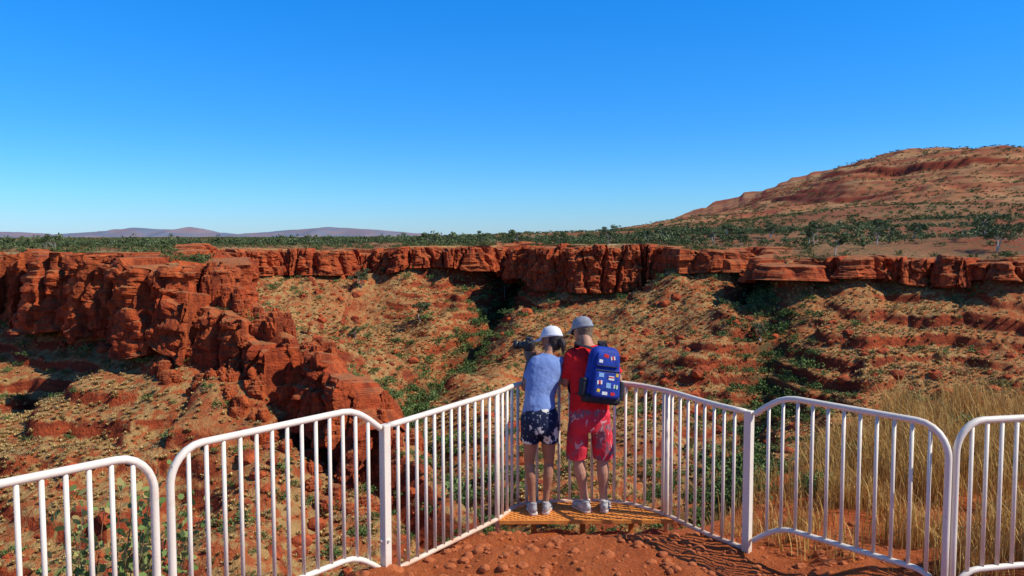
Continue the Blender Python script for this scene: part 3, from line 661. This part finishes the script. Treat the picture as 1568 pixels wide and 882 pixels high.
# ---- man
man=empty('man',(.7,7.1,0)); sk=skinmat('fair_skin',(.52,.26,.16))
rx=vn((.96,.22,0))
Dz=.008
hc=(.655,7.33,1.625); hp_,rt,up,fw=head(hc,(-.12,.22,1),(-.55,.8,-.3),1.04)
B=[]
B.append(tube([(.70,7.10,.90,.135,.085),(.70,7.10,.96,.150,.105),(.70,7.12,1.06,.150,.108),(.70,7.15,1.20,.160,.112),(.705,7.18,1.33,.17,.11),(.705,7.205,1.42,.150,.085),(.70,7.215,1.475,.08,.06)],rx,20,3))
B.append(tube([(.70,7.215,1.46,.062,.056),(.68,7.26,1.54,.057,.058),(.665,7.30,1.60,.055,.06)],rx,14,3))
B+=hp_
for (sh,el,wr,ts_) in (((.535,7.18,1.41),(.485,7.20,1.17),(.44,7.40,1.175),1),((.88,7.245,1.41),(.975,7.27,1.19),(.86,7.46,1.185),-1)):
    B.append(tube([(*sh,.050,.048),(*(np.array(sh)*.5+np.array(el)*.5),.046,.047),(*el,.040,.040)],rx,12,3))
    e=np.array(el);w=np.array(wr); B.append(tube([(*e,.040,.040),(*(e*.7+w*.3),.043,.040),(*w,.027,.022)],(0,0,1),12,3))
    B+=hand(w,vn(w-e)+np.array([0.02,.1,-.25]),(0,-.25,-1),ts_,.45)
legs=(((.612,7.10,.86),(.598,7.13,.49),(.672,7.11,.09),(.685,7.05,0),(.585,7.24,0)),((.792,7.12,.86),(.822,7.14,.49),(.835,7.12,.09),(.833,7.06,0),(.875,7.27,0)))
for hp2,kn,an_,_,_ in legs:
    h_=np.array(hp2);k_=np.array(kn);a_=np.array(an_)
    B.append(tube([(*h_,.078,.088),(*(h_*.5+k_*.5),.070,.076),(*k_,.054,.058)],rx,14,3))
    c1=k_*.68+a_*.32+np.array([0,-.018,0]); B.append(tube([(*k_,.053,.057),(*c1,.056,.062),(*(k_*.35+a_*.65),.042,.045),(*a_,.033,.038),(*(a_+np.array([0,0,-.05])),.034,.04)],rx,14,3))
blob('body',B,sk,man,.0055,3)
face_bits(hc,rt,up,fw,1.04,man,True)
m_sh=simple('red_cotton',(.78,.018,.018),(.66,.013,.016),8,.85,.004,30)
S=[tube([(.70,7.095,.93,.184,.137),(.70,7.11,1.02,.180,.138),(.70,7.13,1.15,.178,.136),(.705,7.16,1.28,.190,.138),(.705,7.185,1.38,.198,.130),(.703,7.205,1.455,.160,.105),(.70,7.215,1.50,.085,.075)],rx,22,4,'flat')]
for a_,b_ in (((.555,7.18,1.425),(.490,7.185,1.22)),((.86,7.24,1.425),(.957,7.262,1.23))):
    S.append(tube([(*a_,.078,.076),(*(np.array(a_)*.6+np.array(b_)*.4),.073,.073),(*b_,.066,.068)],rx,14,3,'flat')); S.append(tube([(*a_,.072,.070),(*(np.array(a_)*.8+np.array(b_)*.2),.072,.070)],rx,14,2))
blob('red_shirt',S,m_sh,man,.007,4,(.09,.024))
n=NT('board_short'); f=n.rng(n.noise(7,4,.6,n.map((1,1,.55)),1.2),.52,.57); f2=n.rng(n.noise(12,3,.5,n.map((1,1,.5),(0,.4,0)),2),.62,.66)
c=n.mix(f,(.66,.035,.055),(.26,.10,.12)); c=n.mix(f2,c,(.62,.34,.34)); m_bs=n.fin(c,n.bump(n.noise(25,3),.004),.8)
S=[tube([(.70,7.10,.985,.168,.124),(.70,7.095,.92,.184,.144),(.70,7.09,.84,.188,.15),(.70,7.09,.76,.175,.13)],rx,22,3,'flat')]
for hp2,kn,_,_,_ in legs:
    h_=np.array(hp2);k_=np.array(kn); sx=-.012 if hp2[0]<.7 else .012; S.append(tube([(*(h_+np.array([0,0,.05])),.092,.130),(*(h_*.55+k_*.45+np.array([sx,0,0])),.094,.115),(*(k_+np.array([sx,-.005,.005])),.095,.108)],rx,18,3,'flat'))
blob('board_shorts',S,m_bs,man,.006,3,(.11,.020))
m_s1=simple('shoe_grey',(.60,.57,.52),(.28,.27,.26),30,.8); m_s2=simple('shoe_sole',(.75,.68,.6),(.5,.3,.2),20,.8)
for i,l in enumerate(legs): shoe('shoe_%d'%i,(l[3][0],l[3][1],Dz),(l[4][0],l[4][1],Dz),man,m_s1,m_s2,1.08)
for i,l in enumerate(legs):
    a_=np.array(l[2]); obj('sock_%d'%i,[tube([(*(a_+np.array([0,0,-.02])),.039,.043),(*(a_+np.array([0,0,.03])),.039,.043)],rx,14,2,'flat')],m_s2,man)
m_hair=simple('brown_hair',(.13,.08,.045),(.22,.16,.10),120,.7,.003,200)
c_=np.array(hc); blob('hair',[tube([(*(c_-fw*.022+up*.05),.078,.088),(*(c_-fw*.028+up*.0),.077,.085),(*(c_-fw*.038-up*.045),.062,.062)],rt,16,3)],m_hair,man,.006,2,(.02,.01))
cap('grey_cap',c_+up*.004,rt,up,fw,1.07,simple('grey_cloth',(.30,.31,.34),(.22,.23,.26),20,.85,.001),man)
# backpack
bp=empty('backpack',(.80,6.955,1.29)); MB=Matrix.Translation((.80,6.965,1.285))@Matrix.Rotation(math.radians(15),4,'Z')@Matrix.Rotation(math.radians(9),4,'Y')@Matrix.Rotation(math.radians(-9),4,'X')
n=NT('blue_nylon'); m_bl=n.fin(n.mix(n.rng(n.noise(10,4),.35,.65),(.020,.055,.34),(.012,.030,.20)),n.bump(n.noise(35,4),.006),.55)
m_bk=simple('black_nylon',(.02,.02,.025),(.035,.035,.04),40,.6,.002)
def bb_(size,loc,bev,seg=4,rot=0): return box(size,MB@Matrix.Translation(loc)@Matrix.Rotation(rot,4,'Y'),bev,seg)
def taper(part,top=.72):
    V,F=part; inv=MB.inverted(); o=[]
    for v in V:
        q=inv@Vector(v); t=(q.z+.25)/.5; s=1-(1-top)*max(0,t)**2.2; q.x*=s; q.y*=(1-(1-.8)*max(0,t)**2); o.append((MB@q)[:])
    return o,F
obj('main_pocket',[taper(bb_((.345,.17,.49),(0,0,0),.08,6))],m_bl,bp)
obj('front_pocket',[taper(bb_((.265,.07,.25),(0,-.095,-.085),.034,5)),taper(bb_((.24,.045,.13),(0,-.082,.125),.022,4))],m_bl,bp)
obj('base_and_side_pockets',[bb_((.335,.165,.09),(0,-.005,-.215),.04,4),bb_((.05,.11,.17),(-.175,0,-.13),.022,4),bb_((.05,.11,.17),(.175,0,-.13),.022,4)],m_bk,bp)
zp=[taper(bb_((.26,.006,.010),(0,-.131,.030),.002,1)),taper(bb_((.22,.006,.008),(0,-.104,.070),.002,1))]
obj('zips',zp,m_bk,bp,False)
def w_(x,y,z): q=MB@Vector((x,y,z)); return (q.x,q.y,q.z)
st_=[]
for s,sh in ((-1,(.60,7.19,1.505)),(1,(.815,7.235,1.505))):
    lf=(.565,7.31,1.32) if s<0 else (.80,7.35,1.32); lo_=(.525,7.12,1.10) if s<0 else (.89,7.16,1.10)
    st_.append(tube([(*w_(s*.075,.05,.215),.030,.006),(*(np.array(sh)+np.array([0,-.045,.024])),.030,.007),(*(np.array(sh)+np.array([0,.03,.02])),.030,.007),(*lf,.028,.007),(*lo_,.018,.005),(*w_(s*.14,.06,-.18),.014,.004)],rx,10,5))
st_.append(tube([(*w_(-.035,.03,.235),.010,.004),(*w_(0,.02,.285),.010,.004),(*w_(.035,.03,.235),.010,.004)],rx,8,4))
obj('shoulder_straps',st_,m_bk,bp)
cols={'white':(.75,.75,.72),'red':(.6,.03,.03),'yellow':(.75,.5,.05),'green':(.05,.3,.10),'sky':(.25,.45,.7)}
cm={k:simple('patch_'+k,v,None,200,.8,.0005) for k,v in cols.items()}
pa=[('red',-.02,0,.16,.055,.030,.2),('white',.055,0,.145,.050,.032,-.15),('red',.055,1,.145,.02,.032,-.15),('white',-.075,0,.11,.04,.028,.1),('sky',-.065,0,-.01,.05,.036,0),('white',.035,0,-.03,.055,.036,.05),('red',.035,1,-.024,.05,.010,.05),('yellow',.092,0,.0,.028,.028,.2),('white',-.075,0,-.075,.05,.034,-.1),('red',-.075,1,-.075,.018,.034,-.1),('sky',.01,0,-.095,.045,.045,0),('white',.08,0,-.1,.04,.034,.1),('green',.08,1,-.1,.014,.034,.1),('white',-.02,0,-.165,.05,.028,0),('red',.055,0,-.165,.04,.028,0),('yellow',-.08,0,-.145,.028,.028,.3)]
for i,(k,x,y,z,w,h,r_) in enumerate(pa): obj('patch_%d'%i,[taper(bb_((w,.003,h),(x,(-.1305 if z<.05 else -.105)-.0022*y,z),.001,1,r_))],cm[k],bp,False)
# ---- woman
wo=empty('woman',(.25,7.05,0)); sk2=skinmat('tanned_skin',(.38,.175,.10)); rw=vn((.98,.12,0))
hw=(.365,7.30,1.545); hp_,rt,up,fw=head(hw,(-.05,.25,1),(-.75,.62,-.12),.97)
B=[tube([(.25,7.06,.86,.115,.072),(.25,7.06,.92,.128,.088),(.245,7.07,.98,.120,.088),(.25,7.10,1.07,.110,.080),(.275,7.14,1.20,.128,.090),(.305,7.18,1.30,.135,.082),(.325,7.20,1.37,.095,.06),(.335,7.21,1.41,.055,.046)],rw,20,3),
   tube([(.335,7.215,1.39,.044,.044),(.345,7.25,1.46,.043,.045),(.355,7.28,1.52,.045,.05)],rw,14,3)]+hp_
for (sh,el,wr,ts_,hd,pn) in (((.205,7.165,1.345),(.115,7.20,1.12),(.155,7.385,1.35),-1,(-.15,.35,1),(-.2,1,-.2)),((.445,7.22,1.345),(.50,7.36,1.15),(.285,7.46,1.36),1,(-.9,.1,.6),(0,1,-.2))):
    B.append(tube([(*sh,.038,.038),(*(np.array(sh)*.5+np.array(el)*.5),.036,.037),(*el,.031,.031)],rw,12,3))
    e=np.array(el);w=np.array(wr); B.append(tube([(*e,.031,.031),(*(e*.7+w*.3),.033,.031),(*w,.021,.018)],(1,0,0),12,3)); B+=hand(w,hd,pn,ts_,.5,.9)
legw=(((.175,7.06,.82),(.155,7.09,.46),(.190,7.06,.08),(.198,6.99,0),(.165,7.20,0)),((.325,7.07,.82),(.335,7.10,.46),(.305,7.08,.08),(.302,7.01,0),(.335,7.22,0)))
for hp2,kn,an_,_,_ in legw:
    h_=np.array(hp2);k_=np.array(kn);a_=np.array(an_)
    B.append(tube([(*h_,.070,.074),(*(h_*.5+k_*.5),.065,.069),(*k_,.046,.048)],rw,14,3))
    c1=k_*.68+a_*.32+np.array([0,-.016,0]); B.append(tube([(*k_,.045,.047),(*c1,.046,.050),(*(k_*.35+a_*.65),.034,.036),(*a_,.027,.031),(*(a_+np.array([0,0,-.04])),.028,.034)],rw,14,3))
blob('body',B,sk2,wo,.0055,3)
face_bits(hw,rt,up,fw,.97,wo,False)
m_tb=simple('blue_cotton',(.20,.29,.55),(.14,.22,.46),8,.85,.003,30)
S=[tube([(.247,7.055,.905,.160,.124),(.247,7.065,.97,.150,.118),(.25,7.10,1.07,.136,.108),(.277,7.14,1.20,.152,.112),(.305,7.175,1.31,.165,.108),(.325,7.195,1.375,.135,.090),(.335,7.21,1.42,.066,.058)],rw,22,4,'flat')]
for a_,b_ in (((.215,7.165,1.352),(.148,7.182,1.205)),((.44,7.22,1.352),(.484,7.295,1.23))): S.append(tube([(*a_,.060,.058),(*b_,.053,.053)],rw,14,3,'flat')); S.append(tube([(*a_,.055,.054),(*(np.array(a_)*.8+np.array(b_)*.2),.055,.054)],rw,14,2))
blob('blue_shirt',S,m_tb,wo,.0065,4,(.08,.018))
n=NT('floral_short'); v=n.vor(9.5); pet=n.noise(38,1)
f=n.rng(n.math('ADD',v,n.math('MULTIPLY',pet,.8)),.80,.76); c=n.mix(f,(.012,.018,.05),(.62,.60,.55)); c=n.mix(n.rng(v,.13,.11),c,(.6,.3,.05)); f3=n.rng(n.vor(26),.24,.20,0,.6); c=n.mix(f3,c,(.30,.33,.38)); m_fs=n.fin(c,n.bump(n.noise(25,3),.003),.8)
S=[tube([(.247,7.06,.965,.142,.112),(.25,7.05,.90,.170,.138),(.25,7.045,.82,.176,.147),(.25,7.045,.745,.168,.132)],rw,22,3,'flat')]
for hp2,kn,_,_,_ in legw:
    h_=np.array(hp2);k_=np.array(kn); sx=-.008 if hp2[0]<.25 else .008; S.append(tube([(*(h_+np.array([0,-.005,.04])),.088,.120),(*(h_*.55+k_*.45+np.array([sx,-.005,0])),.086,.106)],rw,18,3,'flat'))
blob('floral_shorts',S,m_fs,wo,.006,3,(.1,.014))
m_s3=simple('shoe_dark',(.22,.22,.24),(.5,.48,.45),25,.8)
for i,l in enumerate(legw): shoe('shoe_%d'%i,(l[3][0],l[3][1],Dz),(l[4][0],l[4][1],Dz),wo,m_s3,m_s2,.95)
c_=np.array(hw); m_h2=simple('dark_hair',(.025,.016,.012),(.05,.032,.022),150,.5,.003,220,.4)
blob('hair',[tube([(*(c_-fw*.018+up*.05),.076,.086),(*(c_-fw*.028),.076,.082),(*(c_-fw*.045-up*.05),.055,.05)],rt,16,3),tube([(*(c_-fw*.09+up*.0),.022,.022),(*(c_-fw*.125-up*.03),.034,.032),(*(c_-fw*.13-up*.08),.026,.024),(*(c_-fw*.12-up*.125),.012,.012)],rt,12,3)],m_h2,wo,.006,2,(.02,.012))
cap('white_cap',c_+up*.004,rt,up,fw,1.02,simple('white_cloth',(.80,.80,.80),(.72,.72,.73),20,.85,.001),wo,.085)
# ---- camera in her hands
ca=empty('photo_camera',(.14,7.44,1.46)); MC=Matrix.Translation((.165,7.455,1.475))@Matrix.Rotation(math.radians(62),4,'Z')
m_cb=simple('black_plastic',(.018,.018,.02),(.03,.03,.032),120,.4,.0008,300,.5); m_gl=simple('lens_glass',(.02,.03,.06),None,40,.05,0,spec=.9)
obj('camera_body',[box((.135,.062,.09),MC,.012,3),box((.055,.06,.035),MC@Matrix.Translation((0,.004,.058)),.012,3),box((.03,.078,.08),MC@Matrix.Translation((.056,.012,-.004)),.011,3)],m_cb,ca)
def cyl(r0,r1,y0,y1):
    a_=MC@Vector((-.008,y0,-.002)); b_=MC@Vector((-.008,y1,-.002)); return tube([(*a_,r0,r0),(*b_,r1,r1)],(0,0,1),24,1,'flat')
obj('lens',[cyl(.036,.036,.02,.07),cyl(.034,.034,.07,.11),cyl(.039,.043,.11,.15)],m_cb,ca,True); obj('front_glass',[cyl(.034,.034,.149,.152)],m_gl,ca)
obj('dials',[tube([(*(MC@Vector((x,.0,.044))),.012,.012),(*(MC@Vector((x,.0,.056))),.011,.011)],(1,0,0),14,1,'flat') for x in (-.045,.05)],m_cb,ca)
# ------------------------------------------------------------ light, sky, camera
EL=math.radians(45); AZ=math.radians(106)
sd=Vector((math.cos(EL)*math.sin(AZ),math.cos(EL)*math.cos(AZ),math.sin(EL)))
l=bpy.data.lights.new('sun','SUN'); l.energy=5; l.angle=math.radians(.5); l.color=(1,.94,.83); lo=bpy.data.objects.new('sun',l); COL.objects.link(lo)
lo.rotation_euler=sd.to_track_quat('Z','Y').to_euler(); lo.location=(30,10,40)
w=bpy.data.worlds.new('World'); sc.world=w; w.use_nodes=True; nt=w.node_tree; bg=nt.nodes['Background']
sky=nt.nodes.new('ShaderNodeTexSky'); sky.sky_type='NISHITA'; sky.sun_disc=False; sky.sun_elevation=EL; sky.sun_rotation=AZ; sky.altitude=700; sky.air_density=1.0; sky.dust_density=.3; sky.ozone_density=3
hs=nt.nodes.new('ShaderNodeHueSaturation'); hs.inputs['Saturation'].default_value=1.25
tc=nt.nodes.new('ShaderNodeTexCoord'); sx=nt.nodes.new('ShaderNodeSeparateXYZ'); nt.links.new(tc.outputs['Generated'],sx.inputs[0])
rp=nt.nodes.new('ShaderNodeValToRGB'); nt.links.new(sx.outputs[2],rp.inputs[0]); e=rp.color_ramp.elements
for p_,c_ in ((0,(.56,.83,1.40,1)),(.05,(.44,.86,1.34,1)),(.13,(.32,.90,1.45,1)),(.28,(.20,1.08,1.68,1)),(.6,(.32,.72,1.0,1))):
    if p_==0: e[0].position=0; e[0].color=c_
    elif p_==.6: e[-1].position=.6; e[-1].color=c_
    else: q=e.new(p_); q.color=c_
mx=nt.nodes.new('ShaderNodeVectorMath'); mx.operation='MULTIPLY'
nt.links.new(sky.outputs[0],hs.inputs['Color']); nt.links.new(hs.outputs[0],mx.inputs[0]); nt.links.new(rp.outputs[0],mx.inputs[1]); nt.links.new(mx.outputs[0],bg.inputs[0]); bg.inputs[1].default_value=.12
cd=bpy.data.cameras.new('camera'); cd.lens=28; cd.sensor_width=36; cd.clip_start=.1; cd.clip_end=80000
co=bpy.data.objects.new('camera',cd); COL.objects.link(co); co.location=(0,0,CAMZ); co.rotation_euler=(math.radians(90-3.705),0,0); sc.camera=co
sc.view_settings.view_transform='Standard'; sc.view_settings.look='None'; sc.view_settings.exposure=0; sc.view_settings.gamma=1
